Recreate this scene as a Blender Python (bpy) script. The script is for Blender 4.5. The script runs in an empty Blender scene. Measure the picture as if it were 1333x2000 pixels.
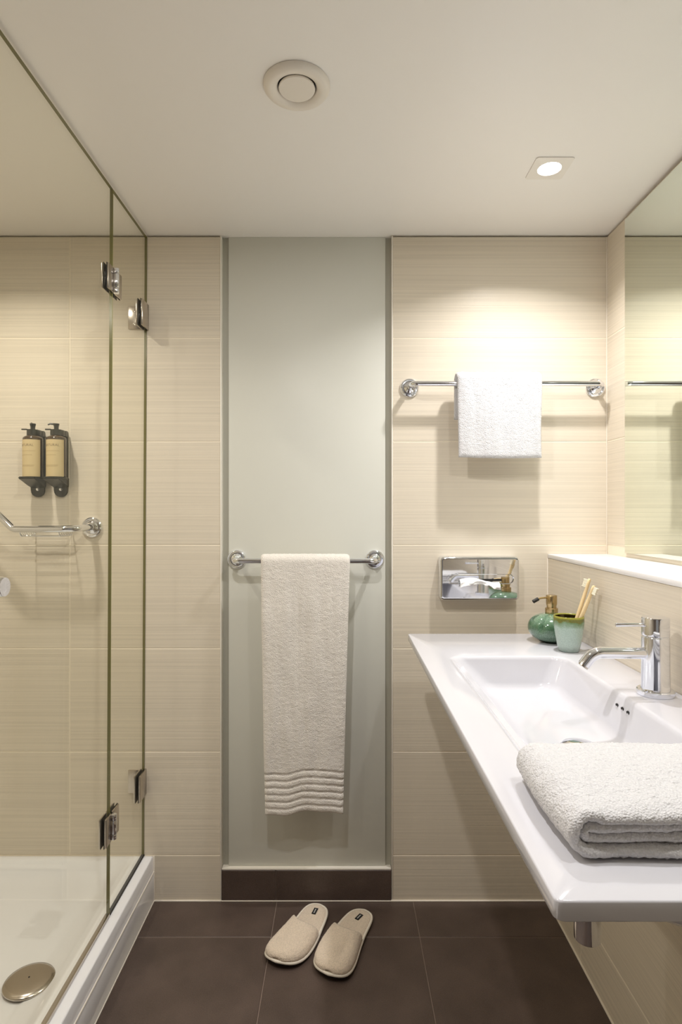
import bpy, bmesh, math, random
import numpy as np
from mathutils import Vector, Matrix, noise

random.seed(4)
sc = bpy.context.scene
COL = sc.collection
PI = math.pi

# ------------------------------------------------------------------ camera
cam_d = bpy.data.cameras.new('camera')
cam = bpy.data.objects.new('camera', cam_d)
COL.objects.link(cam)
cam.location = (0, 0, 1.256)
cam.rotation_euler = (PI / 2, 0, 0)
cam_d.sensor_fit = 'HORIZONTAL'
cam_d.sensor_width = 36
cam_d.lens = 36 * 1150 / 1333
cam_d.clip_start = 0.02
sc.camera = cam

# ------------------------------------------------------------------ view, world, light
sc.view_settings.view_transform = 'Standard'
sc.view_settings.look = 'None'
sc.view_settings.gamma = 1
sc.view_settings.use_curve_mapping = False
sc.view_settings.exposure = 0.88
sc.cycles.max_bounces = 12
sc.cycles.diffuse_bounces = 7
sc.cycles.glossy_bounces = 6
sc.cycles.transparent_max_bounces = 24
sc.cycles.sample_clamp_indirect = 4.0
sc.cycles.blur_glossy = 0.6

w = bpy.data.worlds.new('world')
sc.world = w
w.use_nodes = True
w.node_tree.nodes['Background'].inputs[0].default_value = (1.0, 0.94, 0.86, 1)
w.node_tree.nodes['Background'].inputs[1].default_value = 0.12

LIGHTS = [  # x, y, watts, beam spread in degrees
    (0.542, 1.530, 3.2, 134), (-1.000, 1.470, 2.7, 136), (-0.20, 0.80, 5.0, 178), (-1.0, 0.55, 2.0, 178), (0.54, 0.62, 2.1, 178)]  # all after the basin and shower pair are unseen, added as fill
LIGHT_COL = [(1.0, 0.97, 0.95), (1.0, 0.935, 0.85), (1.0, 0.97, 0.95), (1.0, 0.935, 0.85)]
CEIL = 2.15


# ------------------------------------------------------------------ materials
def new_mat(name):
    m = bpy.data.materials.new(name)
    m.use_nodes = True
    return m, m.node_tree, m.node_tree.nodes['Principled BSDF']


def plain(name, col, rough=0.5, metal=0.0, spec=0.5, coat=0.0, sheen=0.0):
    m, nt, b = new_mat(name)
    b.inputs['Base Color'].default_value = (*col, 1)
    b.inputs['Roughness'].default_value = rough
    b.inputs['Metallic'].default_value = metal
    b.inputs['Specular IOR Level'].default_value = spec
    b.inputs['Coat Weight'].default_value = coat
    b.inputs['Coat Roughness'].default_value = 0.05
    b.inputs['Sheen Weight'].default_value = sheen
    return m


def nodes(nt, *kinds):
    return [nt.nodes.new(k) for k in kinds]


def bumpy(m, scale, strength, dist=0.001, detail=4, stretch=(1, 1, 1), rough_amt=0.0, colour_amt=0.0, rand=False):
    """Noise relief, with optional slight colour change, on a plain material."""
    nt = m.node_tree
    b = nt.nodes['Principled BSDF']
    tc, mp, nz, bp = nodes(nt, 'ShaderNodeTexCoord', 'ShaderNodeMapping', 'ShaderNodeTexNoise', 'ShaderNodeBump')
    mp.inputs['Scale'].default_value = stretch
    nz.inputs['Scale'].default_value = scale
    nz.inputs['Detail'].default_value = detail
    nt.links.new(tc.outputs['Object'], mp.inputs['Vector'])
    if rand:
        oi, mul = nodes(nt, 'ShaderNodeObjectInfo', 'ShaderNodeVectorMath')
        mul.operation = 'SCALE'
        mul.inputs[0].default_value = (7, 5, 9)
        nt.links.new(oi.outputs['Random'], mul.inputs['Scale'])
        nt.links.new(mul.outputs[0], mp.inputs['Location'])
    nt.links.new(mp.outputs[0], nz.inputs['Vector'])
    bp.inputs['Strength'].default_value = strength
    bp.inputs['Distance'].default_value = dist
    nt.links.new(nz.outputs[0], bp.inputs['Height'])
    nt.links.new(bp.outputs[0], b.inputs['Normal'])
    if colour_amt:
        mr, mx = nodes(nt, 'ShaderNodeMapRange', 'ShaderNodeMix')
        mx.data_type = 'RGBA'
        mx.blend_type = 'MULTIPLY'
        mx.inputs[0].default_value = 1
        mr.inputs['From Min'].default_value = 0.3
        mr.inputs['From Max'].default_value = 0.7
        mr.inputs['To Min'].default_value = 1 - colour_amt
        mr.inputs['To Max'].default_value = 1.0
        nt.links.new(nz.outputs[0], mr.inputs[0])
        mx.inputs[6].default_value = b.inputs['Base Color'].default_value
        nt.links.new(mr.outputs[0], mx.inputs[7])
        nt.links.new(mx.outputs[2], b.inputs['Base Color'])
    return m


M = {}
M['tile'] = bumpy(plain('ribbed cream tile', (0.765, 0.69, 0.57), 0.34, spec=0.18), 1.0, 0.55, 0.0006, 3, (1.3, 1.3, 230), colour_amt=0.13, rand=True)
M['grout'] = plain('cream grout', (0.86, 0.78, 0.64), 0.8)
M['backing'] = plain('tan backing', (0.42, 0.33, 0.20), 0.9)
M['ceiling'] = plain('satin cream ceiling', (0.93, 0.91, 0.885), 0.32, spec=0.5)
M['panel'] = bumpy(plain('grey lacquer panel', (0.68, 0.68, 0.62), 0.42, spec=0.25), 1.2, 0.05, 0.002)
M['channel'] = plain('grey channel', (0.46, 0.45, 0.38), 0.5)
M['white_trim'] = plain('white edge bead', (0.84, 0.80, 0.72), 0.35)
M['white_wall'] = plain('taupe paint', (0.20, 0.165, 0.145), 0.6)
M['silicone'] = plain('white silicone', (0.88, 0.82, 0.72), 0.3)
M['ceramic'] = plain('white glazed ceramic', (0.62, 0.62, 0.665), 0.09, spec=0.5)
M['acrylic'] = plain('white acrylic tray', (0.80, 0.80, 0.82), 0.14)
M['shelf'] = plain('white shelf board', (0.88, 0.87, 0.87), 0.3)
M['chrome'] = plain('chrome', (0.84, 0.86, 0.91), 0.05, 1.0)
M['satin'] = plain('satin chrome', (0.55, 0.50, 0.44), 0.22, 1.0)
M['steel'] = plain('polished steel', (0.82, 0.84, 0.88), 0.03, 1.0)
M['mirror'] = plain('mirror silver', (0.85, 0.90, 0.82), 0.0, 1.0)
M['mirror_edge'] = plain('mirror edge', (0.16, 0.17, 0.12), 0.3)
M['glass_edge'] = plain('green glass edge', (0.36, 0.35, 0.14), 0.15, spec=0.8)
M['glass_edge_dark'] = plain('dark olive glass edge', (0.13, 0.12, 0.03), 0.2)
M['rubber'] = plain('black gasket', (0.015, 0.013, 0.01), 0.6)
M['black'] = bumpy(plain('speckled black plastic', (0.03, 0.028, 0.02), 0.28), 300, 0.3, 0.0006)
M['amber'] = plain('dark amber bottle', (0.055, 0.030, 0.012), 0.12, coat=0.4)
M['label'] = plain('tan paper label', (0.62, 0.49, 0.27), 0.6)
M['ink'] = plain('brown ink', (0.20, 0.14, 0.07), 0.7)
M['ink2'] = plain('faded brown ink', (0.40, 0.30, 0.15), 0.7)
M['dark'] = plain('dark opening', (0.01, 0.009, 0.008), 0.7)
M['brass'] = bumpy(plain('brushed antique brass', (0.52, 0.39, 0.20), 0.25, 1.0), 300, 0.2, 0.0004, 2, (6, 6, 0.3))
M['bamboo'] = bumpy(plain('bamboo', (0.82, 0.64, 0.36), 0.5), 200, 0.3, 0.0004, 3, (4, 4, 0.3), colour_amt=0.12)
M['bristle'] = plain('cream bristles', (0.90, 0.84, 0.68), 0.8)
M['tissue'] = bumpy(plain('tissue paper', (0.92, 0.92, 0.92), 0.9), 60, 0.5, 0.002)
M['cream_piping'] = plain('cream piping', (0.80, 0.74, 0.64), 0.7)
M['patch'] = plain('black woven tag', (0.012, 0.012, 0.012), 0.8)
M['thread'] = plain('white thread', (0.75, 0.74, 0.72), 0.8)
M['vent'] = plain('cream enamel', (0.84, 0.79, 0.72), 0.3)
M['lamp_plate'] = plain('white lamp plate', (0.88, 0.85, 0.80), 0.35)


def terry(name, col, amp=1.0, contrast=0.12):
    m, nt, b = new_mat(name)
    b.inputs['Roughness'].default_value = 1.0
    b.inputs['Specular IOR Level'].default_value = 0.1
    b.inputs['Sheen Weight'].default_value = 0.35
    b.inputs['Sheen Roughness'].default_value = 0.6
    tc, vo, nz, ad, bp, mr, mx = nodes(nt, 'ShaderNodeTexCoord', 'ShaderNodeTexVoronoi', 'ShaderNodeTexNoise', 'ShaderNodeMath', 'ShaderNodeBump', 'ShaderNodeMapRange', 'ShaderNodeMix')
    vo.inputs['Scale'].default_value = 420
    nz.inputs['Scale'].default_value = 240
    nz.inputs['Detail'].default_value = 5
    nt.links.new(tc.outputs['Object'], vo.inputs['Vector'])
    nt.links.new(tc.outputs['Object'], nz.inputs['Vector'])
    ad.operation = 'SUBTRACT'
    nt.links.new(nz.outputs[0], ad.inputs[0])
    nt.links.new(vo.outputs['Distance'], ad.inputs[1])
    nt.links.new(ad.outputs[0], bp.inputs['Height'])
    bp.inputs['Strength'].default_value = 0.85 * amp
    bp.inputs['Distance'].default_value = 0.0015
    nt.links.new(bp.outputs[0], b.inputs['Normal'])
    mr.inputs['From Min'].default_value = -0.3
    mr.inputs['From Max'].default_value = 0.4
    mr.inputs['To Min'].default_value = 1 - contrast
    mr.inputs['To Max'].default_value = 1.0
    nt.links.new(ad.outputs[0], mr.inputs[0])
    mx.data_type = 'RGBA'
    mx.blend_type = 'MULTIPLY'
    mx.inputs[0].default_value = 1
    mx.inputs[6].default_value = (*col, 1)
    nt.links.new(mr.outputs[0], mx.inputs[7])
    nt.links.new(mx.outputs[2], b.inputs['Base Color'])
    return m


M['terry_white'] = terry('white terry', (0.71, 0.705, 0.725))
M['terry_cream'] = terry('off white terry', (0.88, 0.83, 0.77))
M['terry_beige'] = terry('beige terry', (0.82, 0.69, 0.55), 0.7, 0.22)


def stone():
    m, nt, b = new_mat('brown stone tile')
    b.inputs['Roughness'].default_value = 0.42
    tc, n1, n2, ad, cr, bp = nodes(nt, 'ShaderNodeTexCoord', 'ShaderNodeTexNoise', 'ShaderNodeTexNoise', 'ShaderNodeMath', 'ShaderNodeValToRGB', 'ShaderNodeBump')
    n1.inputs['Scale'].default_value = 9
    n1.inputs['Detail'].default_value = 5
    n2.inputs['Scale'].default_value = 420
    n2.inputs['Detail'].default_value = 3
    nt.links.new(tc.outputs['Object'], n1.inputs['Vector'])
    nt.links.new(tc.outputs['Object'], n2.inputs['Vector'])
    ad.operation = 'MULTIPLY_ADD'
    nt.links.new(n2.outputs[0], ad.inputs[0])
    ad.inputs[1].default_value = 0.5
    n3 = nt.nodes.new('ShaderNodeMath')
    n3.operation = 'MULTIPLY'
    n3.inputs[1].default_value = 0.5
    nt.links.new(n1.outputs[0], n3.inputs[0])
    nt.links.new(n3.outputs[0], ad.inputs[2])
    cr.color_ramp.elements[0].position = 0.3
    cr.color_ramp.elements[0].color = (0.058, 0.040, 0.032, 1)
    cr.color_ramp.elements[1].position = 0.75
    cr.color_ramp.elements[1].color = (0.130, 0.092, 0.076, 1)
    nt.links.new(ad.outputs[0], cr.inputs[0])
    nt.links.new(cr.outputs[0], b.inputs['Base Color'])
    bp.inputs['Strength'].default_value = 0.25
    bp.inputs['Distance'].default_value = 0.0006
    nt.links.new(n2.outputs[0], bp.inputs['Height'])
    nt.links.new(bp.outputs[0], b.inputs['Normal'])
    return m


M['stone'] = stone()
M['floor_grout'] = plain('taupe grout', (0.22, 0.165, 0.135), 0.8)


def glass_mat():
    m = bpy.data.materials.new('shower glass')
    m.use_nodes = True
    nt = m.node_tree
    nt.nodes.clear()
    out, mix, tr, gl, geo, dot, ab, one, pw, mul, add = nodes(
        nt, 'ShaderNodeOutputMaterial', 'ShaderNodeMixShader', 'ShaderNodeBsdfTransparent', 'ShaderNodeBsdfGlossy', 'ShaderNodeNewGeometry',
        'ShaderNodeVectorMath', 'ShaderNodeMath', 'ShaderNodeMath', 'ShaderNodeMath', 'ShaderNodeMath', 'ShaderNodeMath')
    tr.inputs[0].default_value = (0.95, 0.95, 0.917, 1)
    gl.inputs['Roughness'].default_value = 0.0
    gl.inputs[0].default_value = (0.9, 0.9, 0.88, 1)
    dot.operation = 'DOT_PRODUCT'
    nt.links.new(geo.outputs['Normal'], dot.inputs[0])
    nt.links.new(geo.outputs['Incoming'], dot.inputs[1])
    ab.operation = 'ABSOLUTE'
    nt.links.new(dot.outputs['Value'], ab.inputs[0])
    one.operation = 'SUBTRACT'
    one.inputs[0].default_value = 1
    nt.links.new(ab.outputs[0], one.inputs[1])
    pw.operation = 'POWER'
    pw.inputs[1].default_value = 5
    nt.links.new(one.outputs[0], pw.inputs[0])
    mul.operation = 'MULTIPLY'
    mul.inputs[1].default_value = 0.5
    nt.links.new(pw.outputs[0], mul.inputs[0])
    add.operation = 'ADD'
    add.inputs[1].default_value = 0.02
    nt.links.new(mul.outputs[0], add.inputs[0])
    nt.links.new(add.outputs[0], mix.inputs[0])
    nt.links.new(tr.outputs[0], mix.inputs[1])
    nt.links.new(gl.outputs[0], mix.inputs[2])
    nt.links.new(mix.outputs[0], out.inputs[0])
    return m


M['glass'] = glass_mat()


def glaze(name, stops, speck, lo, hi, inner=None):
    """Reactive glaze: colour runs down the height lo..hi with noisy borders."""
    m, nt, b = new_mat(name)
    b.inputs['Roughness'].default_value = 0.12
    b.inputs['Coat Weight'].default_value = 0.6
    tc, sp, nz, nf, mr, mad, cr, mx = nodes(nt, 'ShaderNodeTexCoord', 'ShaderNodeSeparateXYZ', 'ShaderNodeTexNoise', 'ShaderNodeTexNoise', 'ShaderNodeMapRange', 'ShaderNodeMath', 'ShaderNodeValToRGB', 'ShaderNodeMix')
    nt.links.new(tc.outputs['Object'], sp.inputs[0])
    nz.inputs['Scale'].default_value = 55
    nz.inputs['Detail'].default_value = 4
    nf.inputs['Scale'].default_value = 420
    nf.inputs['Detail'].default_value = 2
    nt.links.new(tc.outputs['Object'], nz.inputs['Vector'])
    nt.links.new(tc.outputs['Object'], nf.inputs['Vector'])
    mr.inputs['From Min'].default_value = lo
    mr.inputs['From Max'].default_value = hi
    nt.links.new(sp.outputs['Z'], mr.inputs[0])
    mad.operation = 'MULTIPLY_ADD'
    mad.inputs[1].default_value = 0.28
    nt.links.new(nz.outputs[0], mad.inputs[0])
    nt.links.new(mr.outputs[0], mad.inputs[2])
    while len(cr.color_ramp.elements) < len(stops):
        cr.color_ramp.elements.new(0.5)
    for e, (p, c) in zip(cr.color_ramp.elements, stops):
        e.position = p
        e.color = (*c, 1)
    nt.links.new(mad.outputs[0], cr.inputs[0])
    m2 = nt.nodes.new('ShaderNodeMapRange')
    m2.inputs['From Min'].default_value = 0.35
    m2.inputs['From Max'].default_value = 0.65
    m2.inputs['To Min'].default_value = 1 - speck
    m2.inputs['To Max'].default_value = 1 + speck * 0.5
    nt.links.new(nf.outputs[0], m2.inputs[0])
    mx.data_type = 'RGBA'
    mx.blend_type = 'MULTIPLY'
    mx.inputs[0].default_value = 1
    nt.links.new(cr.outputs[0], mx.inputs[6])
    nt.links.new(m2.outputs[0], mx.inputs[7])
    nt.links.new(mx.outputs[2], b.inputs['Base Color'])
    return m


M['glaze_soap'] = glaze('green reactive glaze', [(0.0, (0.06, 0.12, 0.08)), (0.35, (0.15, 0.25, 0.18)), (0.75, (0.07, 0.15, 0.08)), (1.0, (0.16, 0.27, 0.18))], 0.35, 0.898, 0.976)
M['glaze_cup'] = glaze('pale celadon glaze', [(0.0, (0.22, 0.36, 0.30)), (0.22, (0.40, 0.50, 0.46)), (0.80, (0.38, 0.50, 0.44)), (0.98, (0.14, 0.24, 0.10)), (1.10, (0.16, 0.17, 0.03))], 0.12, 0.898, 0.990)
M['glaze_rim'] = plain('olive glaze rim', (0.30, 0.29, 0.04), 0.15, coat=0.5)
M['glaze_inside'] = plain('dark brown glaze', (0.030, 0.020, 0.005), 0.12, coat=0.5)


def emit(name, col, s):
    m = bpy.data.materials.new(name)
    m.use_nodes = True
    nt = m.node_tree
    b = nt.nodes['Principled BSDF']
    b.inputs['Emission Color'].default_value = (*col, 1)
    b.inputs['Emission Strength'].default_value = s
    return m


M['lamp'] = emit('lit lamp lens', (1, 0.97, 0.92), 12)


# ------------------------------------------------------------------ helpers
def link(name, me, mats=None, parent=None, smooth=None, loc=None):
    o = bpy.data.objects.new(name, me)
    COL.objects.link(o)
    if mats is not None and not me.materials:
        for m in (mats if isinstance(mats, (list, tuple)) else [mats]):
            me.materials.append(M[m] if isinstance(m, str) else m)
    if smooth is not None:
        me.shade_smooth()
        if smooth < 180:
            me.set_sharp_from_angle(angle=math.radians(smooth))
    if parent is not None:
        o.parent = parent
        if loc is None:
            t = Vector((0, 0, 0))
            p = parent
            while p is not None:
                t += p.location
                p = p.parent
            loc = -t
    if loc is not None:
        o.location = loc
    return o


def tag(o, label, cat=None, group=None, kind=None):
    o['label'] = label
    if cat:
        o['category'] = cat
    if group:
        o['group'] = group
    if kind:
        o['kind'] = kind
    return o


def thing(name, label, cat, loc=(0, 0, 0), group=None):
    o = bpy.data.objects.new(name, None)
    COL.objects.link(o)
    o.location = loc
    o.empty_display_size = 0.05
    return tag(o, label, cat, group)


def bmdone(bm, name='m'):
    bmesh.ops.recalc_face_normals(bm, faces=bm.faces)
    me = bpy.data.meshes.new(name)
    bm.to_mesh(me)
    bm.free()
    return me


def add_box(bm, x0, x1, y0, y1, z0, z1, bev=0.0, seg=2, mi=0, rot=None, piv=None):
    r = bmesh.ops.create_cube(bm, size=1)
    vs = r['verts']
    for v in vs:
        v.co = Vector(((v.co.x + .5) * (x1 - x0) + x0, (v.co.y + .5) * (y1 - y0) + y0, (v.co.z + .5) * (z1 - z0) + z0))
    fs = set(f for v in vs for f in v.link_faces)
    for f in fs:
        f.material_index = mi
    if bev:
        es = set(e for f in fs for e in f.edges)
        r2 = bmesh.ops.bevel(bm, geom=list(es), offset=bev, segments=seg, profile=0.5, affect='EDGES')
        for f in r2['faces']:
            f.material_index = mi
        vs = list(set(v for f in r2['faces'] for v in f.verts) | set(v for v in vs if v.is_valid))
    if rot is not None:
        bmesh.ops.rotate(bm, cent=piv, matrix=rot, verts=[v for v in vs if v.is_valid])
    return vs


def box(name, b, mat, parent=None, bev=0.0, seg=2):
    bm = bmesh.new()
    add_box(bm, *b, bev=bev, seg=seg)
    return link(name, bmdone(bm, name), mat, parent, smooth=40 if bev else None)


def add_loft(bm, loops, cap0=True, cap1=True, mi=0, closed=True):
    rings = [[bm.verts.new(p) for p in lp] for lp in loops]
    n = len(loops[0])
    for a, b in zip(rings[:-1], rings[1:]):
        for i in range(n if closed else n - 1):
            j = (i + 1) % n
            f = bm.faces.new((a[i], a[j], b[j], b[i]))
            f.material_index = mi
    if cap0:
        bm.faces.new(list(reversed(rings[0]))).material_index = mi
    if cap1:
        bm.faces.new(rings[-1]).material_index = mi
    return rings


def add_lathe(bm, c, prof, axis='z', n=48, mi=0, cap0=True, cap1=True):
    """prof: list of (radius, height along axis from c)."""
    ax = {'x': (Vector((0, 1, 0)), Vector((0, 0, 1)), Vector((1, 0, 0))),
          'y': (Vector((0, 0, 1)), Vector((1, 0, 0)), Vector((0, 1, 0))),
          'z': (Vector((1, 0, 0)), Vector((0, 1, 0)), Vector((0, 0, 1)))}[axis] if isinstance(axis, str) else axis
    u, v, w_ = ax
    c = Vector(c)
    loops = []
    for r, h in prof:
        r = max(r, 1e-5)
        loops.append([c + w_ * h + (u * math.cos(2 * PI * k / n) + v * math.sin(2 * PI * k / n)) * r for k in range(n)])
    return add_loft(bm, loops, cap0, cap1, mi)


def lathe(name, c, prof, mat, parent=None, axis='z', n=48, smooth=35):
    bm = bmesh.new()
    add_lathe(bm, c, prof, axis, n)
    return link(name, bmdone(bm, name), mat, parent, smooth=smooth)


def frame_of(d):
    d = Vector(d).normalized()
    a = Vector((0, 0, 1)) if abs(d.z) < 0.9 else Vector((1, 0, 0))
    u = d.cross(a).normalized()
    v = d.cross(u).normalized()
    return u, v, d


def arc_path(pts, rad, seg=8):
    """Polyline with each inner corner rounded by rad."""
    pts = [Vector(p) for p in pts]
    out = [pts[0]]
    for a, b, c in zip(pts[:-2], pts[1:-1], pts[2:]):
        d1, d2 = (a - b).normalized(), (c - b).normalized()
        ang = d1.angle(d2)
        t = min(rad / math.tan(ang / 2), (a - b).length * .49 if a is not pts[0] else (a - b).length * .98, (c - b).length * .98)
        r = t * math.tan(ang / 2)
        cen = b + (d1 + d2).normalized() * (r / math.sin(ang / 2))
        s, e = b + d1 * t - cen, b + d2 * t - cen
        th = s.angle(e)
        for k in range(seg + 1):
            f = k / seg
            out.append(cen + (s * math.sin((1 - f) * th) + e * math.sin(f * th)) / math.sin(th))
    out.append(pts[-1])
    return out


def add_tube(bm, pts, r, n=16, mi=0, caps=True):
    pts = [Vector(p) for p in pts]
    rr = r if isinstance(r, (list, tuple)) else [r] * len(pts)
    u = None
    loops = []
    for i, p in enumerate(pts):
        d = (pts[min(i + 1, len(pts) - 1)] - pts[max(i - 1, 0)]).normalized()
        if u is None:
            u = frame_of(d)[0]
        else:
            u = (u - d * u.dot(d)).normalized()
        v = d.cross(u)
        loops.append([p + (u * math.cos(2 * PI * k / n) + v * math.sin(2 * PI * k / n)) * rr[i] for k in range(n)])
    add_loft(bm, loops, caps, caps, mi)


def tube(name, pts, r, mat, parent=None, n=16, smooth=40):
    bm = bmesh.new()
    add_tube(bm, pts, r, n)
    return link(name, bmdone(bm, name), mat, parent, smooth=smooth)


def rrect(cx, cy, hx, hy, r, k=8, m=10):
    """Rounded rectangle, 4*(k+1+m-1) points, counter-clockwise from the +x side's lower corner."""
    P = []
    cs = [(cx + hx - r, cy - hy + r, -PI / 2), (cx + hx - r, cy + hy - r, 0), (cx - hx + r, cy + hy - r, PI / 2), (cx - hx + r, cy - hy + r, PI)]
    arcs = [[(x + r * math.cos(a + PI / 2 * i / k), y + r * math.sin(a + PI / 2 * i / k)) for i in range(k + 1)] for x, y, a in cs]
    for q in range(4):
        P += arcs[q]
        e, s = arcs[q][-1], arcs[(q + 1) % 4][0]
        P += [(e[0] + (s[0] - e[0]) * i / m, e[1] + (s[1] - e[1]) * i / m) for i in range(1, m)]
    return P


def sheet_mesh(G, t, groove=None, edge=4, mi=0, bm=None):
    """Closed slab around the centre grid G (nu, nv, 3); t thickness (array or number); edges rounded."""
    G = np.asarray(G, float)
    nu, nv = G.shape[:2]
    du = np.gradient(G, axis=0)
    dv = np.gradient(G, axis=1)
    N = np.cross(du, dv)
    N /= np.linalg.norm(N, axis=2, keepdims=True) + 1e-12
    T = np.zeros((nu, nv)) + t
    iu = np.minimum(np.arange(nu), nu - 1 - np.arange(nu))[:, None]
    iv = np.minimum(np.arange(nv), nv - 1 - np.arange(nv))[None, :]
    q = np.clip(np.minimum(iu, iv) / edge, 0, 1)
    T = T * np.sqrt(1 - (1 - q) ** 2 * 0.97)
    return G, N, T


def slab(name, G, t, mat, parent=None, fuzz=0.0, fscale=60, topf=None, botf=None):
    G, N, T = sheet_mesh(G, t)
    nu, nv = G.shape[:2]
    up = G + N * (T / 2)[..., None]
    dn = G - N * (T / 2)[..., None]
    if topf is not None:
        up = up + N * topf[..., None]
    if botf is not None:
        dn = dn + N * botf[..., None]
    V = np.concatenate([up.reshape(-1, 3), dn.reshape(-1, 3)])
    if fuzz:
        Nn = np.concatenate([N.reshape(-1, 3), -N.reshape(-1, 3)])
        for i in range(len(V)):
            p = Vector(V[i]) * fscale
            V[i] += Nn[i] * fuzz * (noise.noise(p) + 0.6 * noise.noise(p * 2.7) + 0.5 * noise.noise(p * 6.1))
    o = nu * nv
    I = np.arange(o).reshape(nu, nv)
    F = np.stack([I[:-1, :-1], I[1:, :-1], I[1:, 1:], I[:-1, 1:]], -1).reshape(-1, 4)
    F2 = F[:, ::-1] + o
    faces = F.tolist() + F2.tolist()
    b = list(I[:, 0]) + list(I[-1, 1:]) + list(I[-2::-1, -1]) + list(I[0, -2:0:-1])
    for a, c in zip(b, b[1:] + b[:1]):
        faces.append([int(c), int(a), int(a + o), int(c + o)])
    me = bpy.data.meshes.new(name)
    me.from_pydata(V.tolist(), [], faces)
    me.validate()
    return link(name, me, mat, parent, smooth=180)


def fbm(x, y, z=0.0):
    return noise.noise(Vector((x, y, z))) + 0.5 * noise.noise(Vector((x * 2.1, y * 2.1, z + 3)))


# ------------------------------------------------------------------ structure: floor, ceiling, walls
YB = 1.90            # face of the far wall's tiles
XR = 0.859           # right wall above the ledge
XL = -1.46           # left wall
XD = 0.668           # face of the low wall under the ledge
YF = -1.10           # wall behind the viewer
ROWS = [(0.004, 0.1475)] + [(0.149 + 0.3335 * k + 0.0012, 0.149 + 0.3335 * (k + 1) - 0.0012) for k in range(6)]
ROWS[-1] = (ROWS[-1][0], 2.1435)

floor = box('floor', (XL, XR, YF, 2.05, -0.06, -0.0015), 'floor_grout')
tag(floor, 'dark brown stone tiled floor', kind='structure')
TM = {}


def tile_mesh(w_, h_, d_, mat, bev=0.0012):
    k = (round(w_, 4), round(h_, 4), round(d_, 4), mat)
    if k not in TM:
        bm = bmesh.new()
        add_box(bm, -w_ / 2, w_ / 2, -d_ / 2, d_ / 2, -h_ / 2, h_ / 2, bev=bev, seg=1)
        me = bmdone(bm, 'tile')
        me.materials.append(M[mat])
        TM[k] = me
    return TM[k]


def tile(parent, x0, x1, y0, y1, z0, z1, mat, name='tile'):
    me = tile_mesh(x1 - x0, z1 - z0, y1 - y0, mat)
    return link(name, me, None, parent, loc=((x0 + x1) / 2, (y0 + y1) / 2, (z0 + z1) / 2))


fx = [-0.647, -0.207, 0.233, 0.673]
fy = [1.898, 1.740, 1.300, 0.860, 0.420, -0.020, -0.460, -0.90]
for i in range(3):
    for j in range(len(fy) - 1):
        tile(floor, max(fx[i], -0.604) + 0.0012, min(fx[i + 1], 0.667) - 0.0012, fy[j + 1] + 0.0012, fy[j] - 0.0012, -0.010, 0.0, 'stone')

ceiling = box('ceiling', (XL - 0.1, XR + 0.1, YF - 0.1, 2.05, CEIL, CEIL + 0.06), 'ceiling')
tag(ceiling, 'satin cream painted ceiling', kind='structure')

wall_b = box('wall_back', (XL, XR, 1.930, 2.03, -0.05, CEIL), 'backing')
tag(wall_b, 'far wall of cream ribbed tiles with grey recessed panel', kind='structure')
NX0, NX1 = -0.386, 0.161       # the recess
for x0, x1 in ((XL, NX0), (NX1 + 0.003, XR)):
    box('grout_bed', (x0, x1, YB + 0.0008, 1.931, 0, 2.1430), 'grout', wall_b)
for z0, z1 in ROWS:
    tile(wall_b, XL, -0.8770, YB, YB + 0.009, z0, z1, 'tile')
    tile(wall_b, -0.8746, NX0 - 0.004, YB, YB + 0.009, z0, z1, 'tile')
    tile(wall_b, NX1 + 0.007, XR if z1 > 1.12 else 0.72, YB, YB + 0.009, z0, z1, 'tile')
for x in (NX0 - 0.002, NX1 + 0.0045):
    box('edge_bead', (x - 0.0022, x + 0.0022, YB - 0.0015, 1.931, 0.0, 2.146), 'white_trim', wall_b, bev=0.0008)
pnl = box('access_panel', (-0.3660, 0.1445, 1.914, 1.930, 0.106, CEIL), 'panel', wall_b, bev=0.0015)
pnl['label'] = 'tall smooth grey lacquered panel'
box('side_channel', (NX0, -0.366, 1.922, 1.931, 0.106, CEIL), 'channel', wall_b)
box('side_channel', (0.1445, NX1 + 0.002, 1.922, 1.931, 0.106, CEIL), 'channel', wall_b)
box('panel_ledge', (NX0 + .001, NX1 + .001, YB, 1.930, 0.1005, 0.1055), 'white_trim', wall_b, bev=0.001)
box('corner_bead', (XR - 0.0028, XR, YB - 0.0028, YB, 1.12, 2.143), 'silicone', wall_b, bev=0.001)
box('corner_bead', (XD - 0.0026, XD, YB - 0.0026, YB, 0.0, 1.108), 'silicone', wall_b, bev=0.001)
box('floor_bead', (-0.604, NX0, YB - 0.004, YB + .001, 0.0, 0.0045), 'silicone', wall_b, bev=0.001)
box('floor_bead', (NX0, NX1, YB - 0.003, YB + .001, 0.0, 0.003), 'silicone', wall_b, bev=0.001)
box('floor_bead', (NX1, 0.668, YB - 0.004, YB + .001, 0.0, 0.0045), 'silicone', wall_b, bev=0.001)

base_b = box('baseboard_back', (NX0 + .001, NX1 + .001, YB + 0.002, 1.930, 0.0, 0.1005), 'floor_grout')
tag(base_b, 'dark stone skirting below grey panel', kind='structure')
tile(base_b, NX0 + .001, -0.2113, YB - .001, YB + .01, 0.003, 0.1003, 'stone')
tile(base_b, -0.2093, NX1 + .001, YB - .001, YB + .01, 0.003, 0.1003, 'stone')

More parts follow.
